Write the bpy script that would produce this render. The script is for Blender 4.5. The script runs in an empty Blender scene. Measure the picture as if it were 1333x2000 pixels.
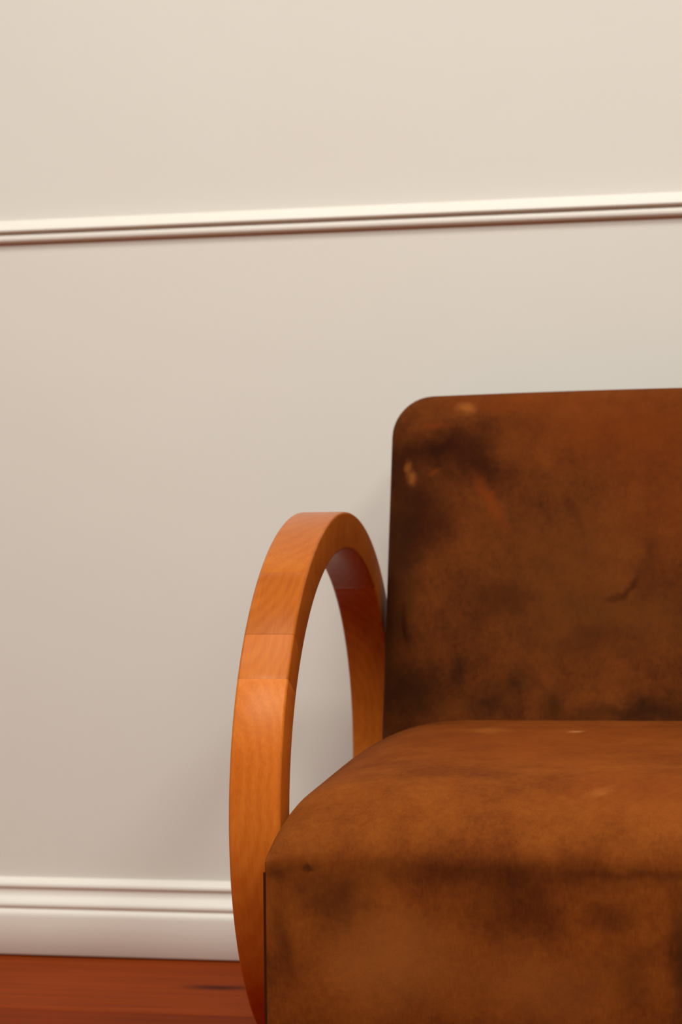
import bpy, bmesh, math, random
from mathutils import Vector, Matrix

# ------------------------------------------------------------------ camera
scn = bpy.context.scene
COL = scn.collection
cam_d = bpy.data.cameras.new('camera')
cam = bpy.data.objects.new('camera', cam_d)
COL.objects.link(cam)
cam_d.sensor_fit = 'VERTICAL'
cam_d.sensor_height = 36.0
cam_d.sensor_width = 24.0
cam_d.lens = 4104.83 / 2000 * 36.0
RM = Matrix(((0.980242, 0.013903, 0.197315),
             (0.197459, -0.009939, -0.980261),
             (-0.011667, 0.999854, -0.012488)))
cam.matrix_world = Matrix.Translation((0.0, -2.76939, 0.56936)) @ RM.to_4x4()
cam_d.dof.use_dof = True
cam_d.dof.focus_distance = 2.08
cam_d.dof.aperture_fstop = 6.3
scn.camera = cam

# ------------------------------------------------------------------ world, lights, exposure
world = bpy.data.worlds.new('room_air')
world.use_nodes = True
world.node_tree.nodes['Background'].inputs[0].default_value = (1.0, 0.99, 0.96, 1)
world.node_tree.nodes['Background'].inputs[1].default_value = 0.02
scn.world = world


def lamp(name, loc, target, size, power, col=(1.0, 1.025, 1.0)):
    d = bpy.data.lights.new(name, 'AREA')
    d.shape = 'DISK'
    d.size = size
    d.energy = power
    d.color = col
    o = bpy.data.objects.new(name, d)
    o.location = loc
    o.rotation_euler = (Vector(target) - Vector(loc)).to_track_quat('-Z', 'Y').to_euler()
    COL.objects.link(o)
    return o


for lx, pw in ((-1.8, 12.5), (-0.8, 12.8), (0.2, 13.2), (1.5, 14)):        # a row of ceiling lamps near the panelled wall
    lamp('ceiling_lamp', (lx, -1.45, 2.64), (lx, -1.3, 0.0), 0.9, pw)
for lx, pw in ((-1.15, 38), (-0.1, 33), (1.0, 29)):                     # and one further into the room
    lamp('ceiling_lamp', (lx, -2.9, 2.64), (lx, -2.7, 0.0), 0.7, pw)

vs = scn.view_settings
scn.display_settings.display_device = 'sRGB'
vs.view_transform = 'Standard'
vs.look = 'None'
vs.exposure = 0.0
vs.gamma = 1.0
vs.use_curve_mapping = False
scn.cycles.use_denoising = True


# ------------------------------------------------------------------ material helpers
def lin(c):
    c = c / 255.0
    return c / 12.92 if c <= 0.04045 else ((c + 0.055) / 1.055) ** 2.4


def rgb(r, g, b):
    return (lin(r), lin(g), lin(b), 1.0)


class Mat:
    def __init__(self, name):
        self.m = bpy.data.materials.new(name)
        self.m.use_nodes = True
        self.t = self.m.node_tree
        self.b = self.t.nodes['Principled BSDF']

    def node(self, kind, **kw):
        n = self.t.nodes.new(kind)
        for k, v in kw.items():
            setattr(n, k, v)
        return n

    def put(self, sock, v):
        if isinstance(v, bpy.types.NodeSocket):
            self.t.links.new(v, sock)
        else:
            sock.default_value = v

    def math(self, op, a, b=None, clamp=False):
        n = self.node('ShaderNodeMath', operation=op, use_clamp=clamp)
        self.put(n.inputs[0], a)
        if b is not None:
            self.put(n.inputs[1], b)
        return n.outputs[0]

    def vmath(self, op, a, b=None, scale=None):
        n = self.node('ShaderNodeVectorMath', operation=op)
        self.put(n.inputs[0], a)
        if b is not None:
            self.put(n.inputs[1], b)
        if scale is not None:
            self.put(n.inputs[3], scale)
        return n.outputs[1] if op == 'LENGTH' else n.outputs[0]

    def noise(self, vec, scale, detail=3.0, rough=0.55, out=0, dist=0.0):
        n = self.node('ShaderNodeTexNoise')
        self.put(n.inputs['Vector'], vec)
        n.inputs['Scale'].default_value = scale
        n.inputs['Detail'].default_value = detail
        n.inputs['Roughness'].default_value = rough
        n.inputs['Distortion'].default_value = dist
        return n.outputs[out]

    def mapping(self, vec, scale=(1, 1, 1), rot=(0, 0, 0), loc=(0, 0, 0)):
        n = self.node('ShaderNodeMapping')
        self.put(n.inputs[0], vec)
        n.inputs[1].default_value = loc
        n.inputs[2].default_value = rot
        n.inputs[3].default_value = scale
        return n.outputs[0]

    def ramp(self, v, stops):
        n = self.node('ShaderNodeValToRGB')
        self.put(n.inputs[0], v)
        e = n.color_ramp.elements
        while len(e) < len(stops):
            e.new(0.5)
        for i, (p, c) in enumerate(stops):
            e[i].position = p
            e[i].color = c if len(c) == 4 else (*c, 1)
        return n.outputs[0]

    def mix(self, f, a, b, mode='MIX'):
        n = self.node('ShaderNodeMix', data_type='RGBA', blend_type=mode)
        self.put(n.inputs[0], f)
        self.put(n.inputs[6], a)
        self.put(n.inputs[7], b)
        return n.outputs[2]

    def smooth(self, v, lo, hi):
        n = self.node('ShaderNodeMapRange', interpolation_type='SMOOTHSTEP')
        self.put(n.inputs[0], v)
        n.inputs[1].default_value = lo
        n.inputs[2].default_value = hi
        n.inputs[3].default_value = 0.0
        n.inputs[4].default_value = 1.0
        return n.outputs[0]

    def bump(self, h, strength, dist=0.001):
        n = self.node('ShaderNodeBump')
        n.inputs['Strength'].default_value = strength
        n.inputs['Distance'].default_value = dist
        self.put(n.inputs['Height'], h)
        self.put(self.b.inputs['Normal'], n.outputs[0])

    def obj(self):
        return self.node('ShaderNodeTexCoord').outputs['Object']

    def rand(self):
        return self.node('ShaderNodeObjectInfo').outputs['Random']


# ------------------------------------------------------------------ materials
def mat_wall():
    m = Mat('painted_plaster')
    p = m.obj()
    n = m.noise(p, 2.2, 3)
    c = m.mix(n, rgb(224, 218, 206), rgb(228, 223, 211))
    warp = m.vmath('SCALE', m.noise(p, 30, 2, out=1), scale=0.012)
    for (x, z, r, s) in ((0.2525, 1.212, 0.024, 0.35), (0.074, 1.053, 0.02, 0.25)):
        d = m.vmath('LENGTH', m.vmath('SUBTRACT', m.vmath('ADD', p, warp), (x + 0.006, 0.006, z + 0.006)))
        k = m.math('MULTIPLY', m.math('SUBTRACT', 1.0, m.smooth(d, r * 0.45, r)), s)
        c = m.mix(k, c, rgb(196, 184, 168))
    m.put(m.b.inputs['Base Color'], c)
    m.b.inputs['Roughness'].default_value = 0.62
    m.b.inputs['Specular IOR Level'].default_value = 0.3
    h = m.math('ADD', m.noise(p, 9, 2), m.math('MULTIPLY', m.noise(p, 160, 2), 0.12))
    m.bump(h, 0.12, 0.004)
    return m.m


def mat_trim():
    m = Mat('white_trim_paint')
    p = m.obj()
    m.put(m.b.inputs['Base Color'], m.mix(m.noise(p, 3, 3), rgb(236, 229, 215), rgb(240, 234, 221)))
    m.b.inputs['Roughness'].default_value = 0.38
    m.bump(m.noise(m.mapping(p, (6, 60, 60)), 3, 2), 0.05, 0.001)
    return m.m


def mat_plank():
    m = Mat('jarrah_floorboard')
    p = m.obj()
    r = m.rand()
    off = m.node('ShaderNodeCombineXYZ')
    m.put(off.inputs[0], m.math('MULTIPLY', r, 17.0))
    m.put(off.inputs[1], m.math('MULTIPLY', r, 5.0))
    q = m.vmath('ADD', p, off.outputs[0])
    g1 = m.noise(m.mapping(q, (1.2, 26, 26)), 2.2, 5, 0.6, dist=0.4)
    g2 = m.noise(m.mapping(q, (9, 240, 240)), 2.0, 3, 0.6)
    g3 = m.noise(q, 5, 2)
    v = m.math('ADD', m.math('MULTIPLY', g1, 0.62), m.math('ADD', m.math('MULTIPLY', g2, 0.2), m.math('MULTIPLY', g3, 0.18)))
    c = m.ramp(v, [(0.25, rgb(112, 44, 13)), (0.48, rgb(140, 59, 17)), (0.66, rgb(152, 67, 21)), (0.85, rgb(166, 80, 28))])
    tint = m.ramp(r, [(0.0, rgb(214, 196, 190)), (1.0, rgb(255, 250, 244))])
    c = m.mix(1.0, c, tint, 'MULTIPLY')
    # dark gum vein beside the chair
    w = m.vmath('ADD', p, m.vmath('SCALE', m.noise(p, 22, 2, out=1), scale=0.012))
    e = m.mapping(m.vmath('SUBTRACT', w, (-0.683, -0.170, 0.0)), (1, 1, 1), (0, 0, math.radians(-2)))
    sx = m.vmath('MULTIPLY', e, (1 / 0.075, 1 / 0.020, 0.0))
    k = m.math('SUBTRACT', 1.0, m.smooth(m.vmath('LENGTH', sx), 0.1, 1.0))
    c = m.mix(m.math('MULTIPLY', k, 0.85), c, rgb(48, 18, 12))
    m.put(m.b.inputs['Base Color'], c)
    m.b.inputs['Roughness'].default_value = 0.6
    m.b.inputs['Specular IOR Level'].default_value = 0.02
    m.bump(g2, 0.08, 0.001)
    return m.m


def mat_arm():
    m = Mat('varnished_beech')
    p = m.obj()                      # local x runs along each glued piece, y across it
    r = m.rand()
    off = m.node('ShaderNodeCombineXYZ')
    m.put(off.inputs[0], m.math('MULTIPLY', r, 3.0))
    m.put(off.inputs[1], m.math('MULTIPLY', r, 1.7))
    m.put(off.inputs[2], m.math('MULTIPLY', r, 2.3))
    q = m.vmath('ADD', p, off.outputs[0])
    # growth rings cut at a slant, so the curved faces show cathedral arcs
    rr = m.node('ShaderNodeTexWave', wave_type='RINGS', rings_direction='SPHERICAL', wave_profile='SIN')
    warp = m.vmath('SCALE', m.noise(q, 9, 2, out=1), scale=0.03)
    m.put(rr.inputs['Vector'], m.mapping(m.vmath('ADD', p, warp), (0.55, 1.0, 1.6), (0, 0, 0.15), (0.03, 0.0, 0.02)))
    rr.inputs['Scale'].default_value = 26
    rr.inputs['Distortion'].default_value = 1.5
    rr.inputs['Detail'].default_value = 2
    fib = m.noise(m.mapping(q, (14, 260, 260)), 1.6, 3, 0.6)
    blot = m.noise(q, 14, 3)
    v = m.math('ADD', m.math('MULTIPLY', rr.outputs[1], 0.08),
               m.math('ADD', m.math('MULTIPLY', fib, 0.34), m.math('MULTIPLY', blot, 0.46)))
    c = m.ramp(v, [(0.25, rgb(186, 92, 24)), (0.5, rgb(206, 112, 36)), (0.75, rgb(220, 130, 50))])
    c = m.mix(1.0, c, m.node('ShaderNodeObjectInfo').outputs['Color'], 'MULTIPLY')    # each piece's own tone
    m.put(m.b.inputs['Base Color'], c)
    m.b.inputs['Roughness'].default_value = 0.31
    m.b.inputs['Specular IOR Level'].default_value = 0.21
    m.b.inputs['Specular Tint'].default_value = rgb(255, 226, 190)
    m.bump(fib, 0.06, 0.0006)
    return m.m


CH = Vector((-0.106, -0.50, 0.0))      # the chair's base on the floor


def mat_velvet(name, marks, base, low, high):
    """cotton velvet; marks = bruises in the nap and painted edge shade: (x, y, z, rx, ry, rz, tilt in the xz plane, strength, light?)"""
    m = Mat(name)
    p = m.obj()
    big = m.noise(p, 5.5, 3, 0.55)
    mid = m.noise(p, 19, 4, 0.62)
    fine = m.noise(p, 130, 3, 0.65)
    weave = m.noise(m.mapping(p, (1, 1, 0.22)), 480, 2, 0.6)
    v = m.math('ADD', m.math('MULTIPLY', big, 0.34),
               m.math('ADD', m.math('MULTIPLY', mid, 0.34),
                      m.math('ADD', m.math('MULTIPLY', fine, 0.18), m.math('MULTIPLY', weave, 0.14))))
    c = m.ramp(v, [(0.37, low), (0.5, base), (0.63, high)])
    w1 = m.vmath('SCALE', m.vmath('SUBTRACT', m.noise(p, 16, 4, 0.65, out=1), (0.5, 0.5, 0.5)), scale=0.07)
    w2 = m.vmath('SCALE', m.vmath('SUBTRACT', m.noise(p, 45, 3, 0.6, out=1), (0.5, 0.5, 0.5)), scale=0.016)
    pb = m.vmath('ADD', p, w1)
    ps = m.vmath('ADD', p, w2)
    for (x, y, z, rx, ry, rz, tilt, s, col) in marks:
        src = pb if min(rx, rz) > 0.022 else ps
        e = m.vmath('SUBTRACT', src, (x - CH.x, y - CH.y, z - CH.z))
        if tilt:
            e = m.mapping(e, rot=(0, math.radians(tilt), 0))
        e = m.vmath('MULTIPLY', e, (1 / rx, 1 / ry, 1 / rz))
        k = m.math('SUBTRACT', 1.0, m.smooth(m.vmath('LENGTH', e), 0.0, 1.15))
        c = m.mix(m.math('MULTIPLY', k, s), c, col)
    m.put(m.b.inputs['Base Color'], c)
    m.b.inputs['Roughness'].default_value = 0.85
    m.b.inputs['Specular IOR Level'].default_value = 0.05
    m.b.inputs['Sheen Weight'].default_value = 0.06
    m.b.inputs['Sheen Roughness'].default_value = 0.35
    m.b.inputs['Sheen Tint'].default_value = rgb(230, 150, 80)
    m.bump(m.math('ADD', fine, m.math('MULTIPLY', weave, 0.6)), 0.25, 0.0012)
    return m.m


DK, DK2 = rgb(38, 11, 4), rgb(34, 17, 6)
OLV, ORG, LGT = rgb(94, 52, 17), rgb(120, 53, 13), rgb(154, 88, 36)
BIG = 9.0
BACK_MARKS = [
    (-0.146, -0.21, 0.70, 0.19, BIG, 0.07, 0, 0.55, ORG),
    (-0.30, -0.2, 0.735, 0.12, BIG, 0.02, 0, 0.5, ORG),
    (-0.10, -0.2, 0.60, 0.10, BIG, 0.09, 0, 0.30, ORG),
    (-0.24, -0.25, 0.52, 0.15, BIG, 0.13, 0, 0.35, OLV),
    (-0.15, -0.25, 0.47, 0.15, BIG, 0.06, 0, 0.35, OLV),
    (-0.385, -0.22, 0.675, 0.085, BIG, 0.036, 5, 0.85, DK),
    (-0.335, -0.22, 0.650, 0.055, BIG, 0.032, -35, 0.75, DK),
    (-0.415, -0.24, 0.590, 0.062, BIG, 0.085, -15, 0.8, DK),
    (-0.44, -0.24, 0.66, 0.03, BIG, 0.06, 0, 0.5, DK),
    (-0.445, -0.27, 0.50, 0.05, BIG, 0.24, 0, 0.7, DK2),  # shading of the rounded left edge, painted as a dark band
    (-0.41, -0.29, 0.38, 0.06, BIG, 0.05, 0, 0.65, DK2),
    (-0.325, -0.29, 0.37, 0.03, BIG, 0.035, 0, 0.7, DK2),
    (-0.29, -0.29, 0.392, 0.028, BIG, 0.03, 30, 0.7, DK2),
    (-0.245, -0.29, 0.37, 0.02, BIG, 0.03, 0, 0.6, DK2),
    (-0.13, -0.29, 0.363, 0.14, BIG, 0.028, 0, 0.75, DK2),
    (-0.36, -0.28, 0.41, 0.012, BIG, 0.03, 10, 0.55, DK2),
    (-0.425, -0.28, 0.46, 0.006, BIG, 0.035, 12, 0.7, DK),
    (-0.30, -0.25, 0.50, 0.05, BIG, 0.025, 0, 0.45, DK),
    (-0.20, -0.25, 0.44, 0.07, BIG, 0.03, 0, 0.4, DK),
    (-0.155, -0.25, 0.505, 0.006, BIG, 0.028, -35, 0.6, DK),
    (-0.172, -0.25, 0.495, 0.018, BIG, 0.006, 10, 0.5, DK),
    (-0.13, -0.25, 0.535, 0.03, BIG, 0.03, 0, 0.4, DK),
    (-0.225, -0.22, 0.60, 0.008, BIG, 0.03, 28, 0.3, DK),
    (-0.26, -0.22, 0.60, 0.007, BIG, 0.025, 30, 0.25, DK),
    (-0.325, -0.23, 0.612, 0.011, BIG, 0.055, 32, 0.7, ORG),
    (-0.358, -0.2, 0.727, 0.016, BIG, 0.011, 0, 0.7, LGT),
    (-0.424, -0.22, 0.641, 0.010, BIG, 0.012, 0, 0.6, LGT),
    (-0.430, -0.22, 0.655, 0.006, BIG, 0.012, 0, 0.5, LGT),
    (-0.40, -0.21, 0.705, 0.035, BIG, 0.007, 5, 0.45, ORG),
    (-0.395, -0.22, 0.648, 0.012, BIG, 0.004, 20, 0.5, ORG),
]
SEAT_MARKS = [
    # the lap: brighter
    (-0.22, -0.55, 0.36, 0.30, 0.25, 0.06, 0, 0.55, ORG),
    (-0.10, -0.80, 0.34, 0.12, 0.10, 0.05, 0, 0.45, ORG),
    # front face
    (-0.25, -0.87, 0.265, 0.22, 0.09, 0.022, 0, 0.50, DK),
    (-0.395, -0.88, 0.236, 0.05, 0.08, 0.032, 0, 0.60, DK),
    (-0.225, -0.88, 0.235, 0.06, 0.08, 0.035, 0, 0.5, DK),
    (-0.14, -0.88, 0.23, 0.035, 0.08, 0.02, 0, 0.45, DK),
    (-0.438, -0.88, 0.20, 0.014, 0.08, 0.055, 12, 0.4, DK),
    (-0.075, -0.88, 0.19, 0.016, 0.08, 0.085, 0, 0.7, DK2),
    (-0.12, -0.88, 0.175, 0.03, 0.08, 0.03, 0, 0.4, DK),
    (-0.34, -0.88, 0.185, 0.09, 0.08, 0.065, 0, 0.75, rgb(142, 80, 32)),
    (-0.21, -0.88, 0.165, 0.10, 0.08, 0.05, 0, 0.5, rgb(138, 76, 30)),
    (-0.445, -0.88, 0.262, 0.02, 0.05, 0.012, 0, 0.5, DK2),
    (-0.415, -0.88, 0.266, 0.012, 0.05, 0.004, 0, 0.6, DK2),
    (-0.10, -0.88, 0.266, 0.09, 0.05, 0.006, 0, 0.4, DK),
    # scuffs on top
    (-0.205, -0.47, 0.35, 0.011, 0.016, 0.05, 0, 0.55, rgb(180, 122, 68)),
    (-0.30, -0.46, 0.35, 0.03, 0.04, 0.05, 0, 0.35, LGT),
    (-0.145, -0.82, 0.335, 0.035, 0.02, 0.005, 18, 0.5, LGT),
]
M_WALL, M_TRIM, M_PLANK, M_ARM = mat_wall(), mat_trim(), mat_plank(), mat_arm()
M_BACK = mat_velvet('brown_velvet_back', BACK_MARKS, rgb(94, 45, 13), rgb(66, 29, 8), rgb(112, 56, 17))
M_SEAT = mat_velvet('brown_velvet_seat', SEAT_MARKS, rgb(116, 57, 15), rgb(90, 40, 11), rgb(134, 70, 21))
mm = Mat('ceiling_paint')
mm.b.inputs['Base Color'].default_value = rgb(226, 219, 208)
mm.b.inputs['Roughness'].default_value = 0.8
M_CEIL = mm.m
mm = Mat('taupe_wall_paint')
mm.put(mm.b.inputs['Base Color'], mm.mix(mm.noise(mm.obj(), 3, 3), rgb(104, 92, 80), rgb(112, 100, 88)))
mm.b.inputs['Roughness'].default_value = 0.7
M_SIDE = mm.m
mm = Mat('dark_brown_gap_shade')  # shadow between seat and arm, put into a dark colour
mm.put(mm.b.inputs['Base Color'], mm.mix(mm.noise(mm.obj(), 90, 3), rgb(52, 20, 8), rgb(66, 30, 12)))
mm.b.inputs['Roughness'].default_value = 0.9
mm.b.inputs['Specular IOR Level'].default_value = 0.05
M_GAP_SHADE = mm.m


# ------------------------------------------------------------------ geometry helpers
def link(name, bm, mat, parent=None, smooth=None):
    me = bpy.data.meshes.new(name)
    bmesh.ops.recalc_face_normals(bm, faces=bm.faces)
    bm.to_mesh(me)
    bm.free()
    me.materials.append(mat)
    o = bpy.data.objects.new(name, me)
    COL.objects.link(o)
    if parent:
        o.parent = parent
    if smooth:
        me.polygons.foreach_set('use_smooth', [True] * len(me.polygons))
        me.set_sharp_from_angle(angle=math.radians(smooth))
    return o


def struct(o):
    o['kind'] = 'structure'
    return o


def box(x0, x1, y0, y1, z0, z1, bev=0.0, seg=2):
    bm = bmesh.new()
    bmesh.ops.create_cube(bm, size=1.0)
    for v in bm.verts:
        v.co = Vector(((x0 + x1) / 2 + v.co.x * (x1 - x0), (y0 + y1) / 2 + v.co.y * (y1 - y0), (z0 + z1) / 2 + v.co.z * (z1 - z0)))
    if bev:
        bmesh.ops.bevel(bm, geom=bm.edges[:], offset=bev, segments=seg, affect='EDGES', profile=0.5)
    return bm


def extrude_profile(pts, x0, x1):
    """pts: (out from the wall, height); the wall's face is y = 0 and out is -y"""
    bm = bmesh.new()
    a = [bm.verts.new((x0, -d, z)) for d, z in pts]
    b = [bm.verts.new((x1, -d, z)) for d, z in pts]
    n = len(pts)
    for i in range(n):
        j = (i + 1) % n
        bm.faces.new((a[i], a[j], b[j], b[i]))
    bm.faces.new(a)
    bm.faces.new(b[::-1])
    return bm


# ------------------------------------------------------------------ the room
RX0, RX1, RY0, RZ1 = -2.6, 2.6, -4.6, 2.7
struct(link('wall_back', box(RX0 - 0.1, RX1 + 0.1, 0.0, 0.1, -0.1, RZ1), M_WALL))
struct(link('wall_left', box(RX0 - 0.1, RX0, RY0, 0.0, -0.1, RZ1), M_SIDE))
struct(link('wall_right', box(RX1, RX1 + 0.1, RY0, 0.0, -0.1, RZ1), M_SIDE))
struct(link('wall_front', box(RX0 - 0.1, RX1 + 0.1, RY0 - 0.1, RY0, -0.1, RZ1), M_SIDE))
struct(link('ceiling', box(RX0 - 0.1, RX1 + 0.1, RY0 - 0.1, 0.1, RZ1, RZ1 + 0.1), M_CEIL))
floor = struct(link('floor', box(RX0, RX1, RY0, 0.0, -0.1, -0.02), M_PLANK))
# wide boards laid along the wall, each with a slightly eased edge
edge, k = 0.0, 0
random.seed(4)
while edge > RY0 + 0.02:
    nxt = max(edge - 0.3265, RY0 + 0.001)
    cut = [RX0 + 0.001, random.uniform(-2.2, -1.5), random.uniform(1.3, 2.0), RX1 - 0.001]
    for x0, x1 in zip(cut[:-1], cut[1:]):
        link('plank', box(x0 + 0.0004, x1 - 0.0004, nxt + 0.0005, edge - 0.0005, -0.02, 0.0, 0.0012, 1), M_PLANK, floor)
    edge = nxt

# chair rail: a sloped nose over a hollow and a small bead
ZR = 0.9815
rail = [(0.0, 0.0344), (0.0015, 0.0340), (0.0075, 0.0282), (0.0130, 0.0228), (0.0148, 0.0202), (0.0152, 0.0182),
        (0.0142, 0.0168), (0.0110, 0.0162), (0.0070, 0.0158), (0.0058, 0.0148), (0.0064, 0.0136), (0.0092, 0.0128),
        (0.0102, 0.0114), (0.0102, 0.0058), (0.0094, 0.0044), (0.0070, 0.0036), (0.0015, 0.0032), (0.0, 0.0028)]
struct(link('trim_1', extrude_profile([(d, ZR + z) for d, z in rail], RX0, RX1), M_TRIM, smooth=50))

skirt = [(0.0, 0.1058), (0.002, 0.1054), (0.0065, 0.1025), (0.0095, 0.0985), (0.0105, 0.0950), (0.0100, 0.0936),
         (0.0078, 0.0930), (0.0072, 0.0916), (0.0073, 0.0880), (0.0078, 0.0830), (0.0098, 0.0800), (0.0136, 0.0764),
         (0.0165, 0.0715), (0.0168, 0.0685), (0.0155, 0.0668), (0.0140, 0.0662), (0.0138, 0.0650), (0.0155, 0.0636),
         (0.0178, 0.0600), (0.0188, 0.0570), (0.0190, 0.0540), (0.0190, 0.0035), (0.0175, 0.0020), (0.0, 0.0020)]
struct(link('baseboard_back', extrude_profile(skirt, RX0, RX1), M_TRIM, smooth=50))

# ------------------------------------------------------------------ the armchair
chair = bpy.data.objects.new('armchair', None)
chair.location = CH
COL.objects.link(chair)
chair['label'] = 'brown velvet armchair with a hooped honey-coloured wooden arm, against the white panelled wall'
chair['category'] = 'armchair'

X0, X1 = -0.456, 0.244                 # the seat's side edges
Y0 = -0.880                            # its front face
XC = (X0 + X1) / 2


def S(t, p):
    t = min(max(t, 0.0), 1.0)
    return (1 - (1 - t) ** p) ** (1 / p)


def back_y(z):
    return -0.300 + 0.26 * (z - 0.35)


# --- seat: a deep box with a domed top
def seat_bm():
    bm = bmesh.new()
    half = (X1 - X0) / 2
    nu, nv = 44, 64
    us = [half * (i / nu) ** 1.9 for i in range(nu + 1)]
    xs = [X0 + u for u in us] + [X1 - u for u in us[-2::-1]]
    L = 0.585
    vsn = [L * (i / nv) ** 1.9 for i in range(nv + 1)]
    grid = []
    for v in vsn:
        row = []
        for x in xs:
            u = min(x - X0, X1 - x)
            z = 0.271 + 0.0511 * v + 0.0656 * S(u / 0.1488, 2.93) * S(v / 0.1169, 1.99) - 0.1688 * max(v - 0.3, 0) ** 2
            row.append(bm.verts.new((x - CH.x, Y0 + v - CH.y, z)))
        grid.append(row)
    for a, b in zip(grid[:-1], grid[1:]):
        for i in range(len(xs) - 1):
            bm.faces.new((a[i], a[i + 1], b[i + 1], b[i]))
    loop = grid[0][:] + [r[-1] for r in grid[1:]] + grid[-1][-2::-1] + [r[0] for r in grid[-2:0:-1]]
    prev = loop
    hs = [0.06, 0.12, 0.3, 0.6, 0.95, 1.0]
    for hh in hs:
        cur = []
        for v in loop:
            zb = 0.055
            z = v.co.z + (zb - v.co.z) * hh
            tuck = 0.006 if hh == 1.0 else 0.0
            x, y = v.co.x, v.co.y
            if tuck:
                x += tuck if x < XC - CH.x else -tuck
                y += tuck if y < -0.2 else 0
            bulge = 0.0035 * math.sin(math.pi * hh)
            if abs(v.co.y - (Y0 - CH.y)) < 1e-6:
                y -= bulge * min(1.0, min(x + CH.x - X0, X1 - x - CH.x) / 0.03)
            cur.append(bm.verts.new((x, y, z)))
        n = len(loop)
        for i in range(n):
            j = (i + 1) % n
            bm.faces.new((prev[i], cur[i], cur[j], prev[j]))
        prev = cur
    bm.faces.new(prev)
    return bm


seat = link('seat', seat_bm(), M_SEAT, chair, smooth=62)


def tube(pts, r, n=8):
    bm = bmesh.new()
    rings = []
    for i, p in enumerate(pts):
        p = Vector(p)
        t = (Vector(pts[min(i + 1, len(pts) - 1)]) - Vector(pts[max(i - 1, 0)])).normalized()
        a = t.orthogonal().normalized()
        b = t.cross(a)
        rings.append([bm.verts.new(p + r * (math.cos(2 * math.pi * k / n) * a + math.sin(2 * math.pi * k / n) * b)) for k in range(n)])
    for p, q in zip(rings[:-1], rings[1:]):
        for k in range(n):
            bm.faces.new((p[k], p[(k + 1) % n], q[(k + 1) % n], q[k]))
    bm.faces.new(rings[0])
    bm.faces.new(rings[-1][::-1])
    return bm


# dark tubes up the two front corners, standing in for the shadow beside the seat
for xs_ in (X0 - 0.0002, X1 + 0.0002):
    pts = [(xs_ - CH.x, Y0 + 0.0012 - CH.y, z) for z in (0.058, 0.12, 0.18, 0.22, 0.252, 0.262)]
    link('gap_shade', tube(pts, 0.0017), M_GAP_SHADE, seat, smooth=60)['label'] = 'dark brown strip standing in for the shadow beside the seat'


# --- backrest: a reclined padded slab with rounded edges
def back_bm():
    bm = bmesh.new()
    bx0, bx1, z0, z1 = -0.4525, 0.2405, 0.10, 0.744
    T = 0.095
    cx, hw = (bx0 + bx1) / 2, (bx1 - bx0) / 2
    cz, hh = (z0 + z1) / 2, (z1 - z0) / 2
    na, ns = 10, 26

    def outline(ins, r):
        w, h = hw - ins, hh - ins
        r = max(r - ins, 0.006)
        pts = []
        cs = [(w - r, h - r, 0), (-(w - r), h - r, 90), (-(w - r), -(h - r), 180), (w - r, -(h - r), 270)]
        for i, (a, b, d0) in enumerate(cs):
            for k in range(na + 1):
                t = math.radians(d0 + 90 * k / na)
                pts.append((a + r * math.cos(t), b + r * math.sin(t)))
            na_, nb_, d1 = cs[(i + 1) % 4]
            t = math.radians(d0 + 90)
            s0 = (a + r * math.cos(t), b + r * math.sin(t))
            t = math.radians(d1)
            s1 = (na_ + r * math.cos(t), nb_ + r * math.sin(t))
            for k in range(1, ns):
                f = k / ns
                pts.append((s0[0] + (s1[0] - s0[0]) * f, s0[1] + (s1[1] - s0[1]) * f))
        return pts

    R = 0.050          # corner radius seen from the front
    layers = []        # (inset, depth behind the front face)
    e = 0.020
    for ins in (0.30, 0.24, 0.18, 0.13, 0.09, 0.06, 0.04, 0.028):
        layers.append((ins, -0.008 * S(ins / 0.30, 2.2) + 0.0))
    for k in range(0, 9):
        a = math.radians(90 * k / 8)
        layers.append((e * (1 - math.sin(a)), e * (1 - math.cos(a))))
    for k in range(0, 7):
        a = math.radians(90 * k / 6)
        layers.append((0.012 * (1 - math.cos(a)), T - 0.012 + 0.012 * math.sin(a)))
    rings = []
    for ins, dep in layers:
        ring = []
        for (x, z) in outline(ins, R):
            zz = cz + z
            xx = cx + x
            if z > 0:                        # a slight rise towards the middle of the top edge
                zz += 0.004 * (1 - (x / hw) ** 2) * (z / hh) ** 2
            yy = back_y(zz) + dep
            ring.append(bm.verts.new((xx - CH.x, yy - CH.y, zz)))
        rings.append(ring)
    n = len(rings[0])
    for a, b in zip(rings[:-1], rings[1:]):
        for i in range(n):
            j = (i + 1) % n
            bm.faces.new((a[i], a[j], b[j], b[i]))
    for ring in (rings[0], rings[-1]):
        c = bm.verts.new(sum((v.co for v in ring), Vector()) / n)
        for i in range(n):
            bm.faces.new((ring[i], ring[(i + 1) % n], c))
    return bm


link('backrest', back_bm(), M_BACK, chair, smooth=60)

# --- hooped arms: bent from glued wooden pieces
YC, ZC, RA, RB, RT, RW, SH = -0.46295, 0.3006, 0.33411, 0.2986, 0.04228, 0.052, 0.0456


def hoop(deg, t):
    """the point of the hoop at the angle deg (0 = towards the room, 90 = top), t in from the rim"""
    a = math.radians(deg)
    c, s = math.cos(a), math.sin(a)
    z = ZC + (RB - t) * s
    return Vector((0.0, YC - (RA - t) * c + SH * (z - ZC), z))


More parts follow.
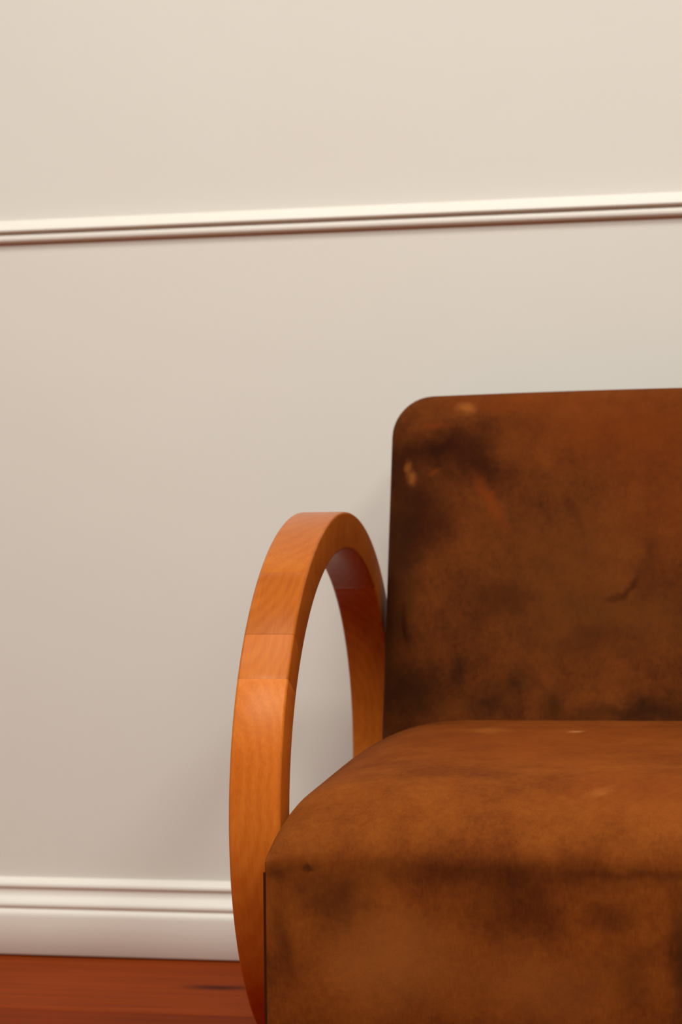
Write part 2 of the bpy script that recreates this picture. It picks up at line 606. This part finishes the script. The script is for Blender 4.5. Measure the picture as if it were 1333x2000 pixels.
def piece_bm(d0, d1, xr, M):
    """section: a rectangle with eased corners, swept from d0 to d1 degrees"""
    r, gap = 0.0034, 0.006
    sec = []
    for (a, b, s0) in ((0.0, 0.0, 180), (RW, 0.0, 270), (RW, RT, 0), (0.0, RT, 90)):
        ca = a + (r if a == 0 else -r)
        cb = b + (r if b == 0 else -r)
        for k in range(5):
            t = math.radians(s0 + 90 * k / 4)
            sec.append((ca + r * math.cos(t), cb + r * math.sin(t)))
    n = max(4, int(abs(d1 - d0) / 1.5))
    i0, i1 = [0.00015 if d == 35.6 else 0.00003 for d in (d0, d1)]      # one joint has opened a little
    stations = [(d0 + gap, i0), (d0 + gap + 0.03, 0.0)]
    stations += [(d0 + (d1 - d0) * k / n, 0.0) for k in range(1, n)]
    stations += [(d1 - gap - 0.03, 0.0), (d1 - gap, i1)]
    bm = bmesh.new()
    rings = []
    for d, ins in stations:
        ring = []
        for (w, t) in sec:
            ww = RW / 2 + (w - RW / 2) * (1 - 2 * ins / RW)
            tt = RT / 2 + (t - RT / 2) * (1 - 2 * ins / RT)
            p = hoop(d, tt)
            p.x = xr - RW + ww
            ring.append(bm.verts.new(M @ p))
        rings.append(ring)
    k = len(sec)
    for p, q in zip(rings[:-1], rings[1:]):
        for i in range(k):
            j = (i + 1) % k
            bm.faces.new((p[i], p[j], q[j], q[i]))
    bm.faces.new(rings[0])
    bm.faces.new(rings[-1][::-1])
    return bm


CUTS = [125.9, 51.7, 35.6, 26.1, -50.0, -90.0, -132.0, -176.0, 125.9 - 360.0]
TONES = [0.70, 0.69, 0.84, 0.95, 0.9, 0.9, 0.9, 0.84]
for side, xr in enumerate((-0.460, 0.300)):
    arm = bpy.data.objects.new('armrest', None)
    arm.parent = chair
    arm.location = (xr - RW / 2 - CH.x, YC - CH.y, 0.0)
    COL.objects.link(arm)
    for a, b, tone in zip(CUTS[:-1], CUTS[1:], TONES):
        pa, pb = hoop(a, RT / 2), hoop(b, RT / 2)
        mid = (hoop((a + b) / 2, RT / 2) + (pa + pb) / 2) / 2
        ex = (pb - pa).normalized()
        ez = Vector((1, 0, 0))
        ey = ez.cross(ex)
        F = Matrix((ex, ey, ez)).transposed().to_4x4()      # local x along the piece
        F.translation = Vector((xr - RW / 2, mid.y, mid.z))
        o = link('wood_piece', piece_bm(b, a, xr, F.inverted()), M_ARM, arm, smooth=30)
        base = Matrix.Translation(Vector((xr - RW / 2, YC, 0.0)))
        o.color = (tone, tone * 0.985, tone * 0.97, 1)
        o.matrix_parent_inverse = Matrix.Identity(4)
        o.matrix_basis = base.inverted() @ F
    # two short wooden dowels hold each hoop to the seat box
    for yy, zz in ((-0.765, 0.20), (-0.20, 0.20)):
        xa, xb = (xr - 0.006, X0 + 0.004) if side == 0 else (X1 - 0.004, xr - RW + 0.006)
        yy2 = max(yy, -0.80)
        link('dowel', tube([(xa - (xr - RW / 2), yy2 - YC, zz), (xb - (xr - RW / 2), yy2 - YC, zz)], 0.011, 16), M_ARM, arm, smooth=50)
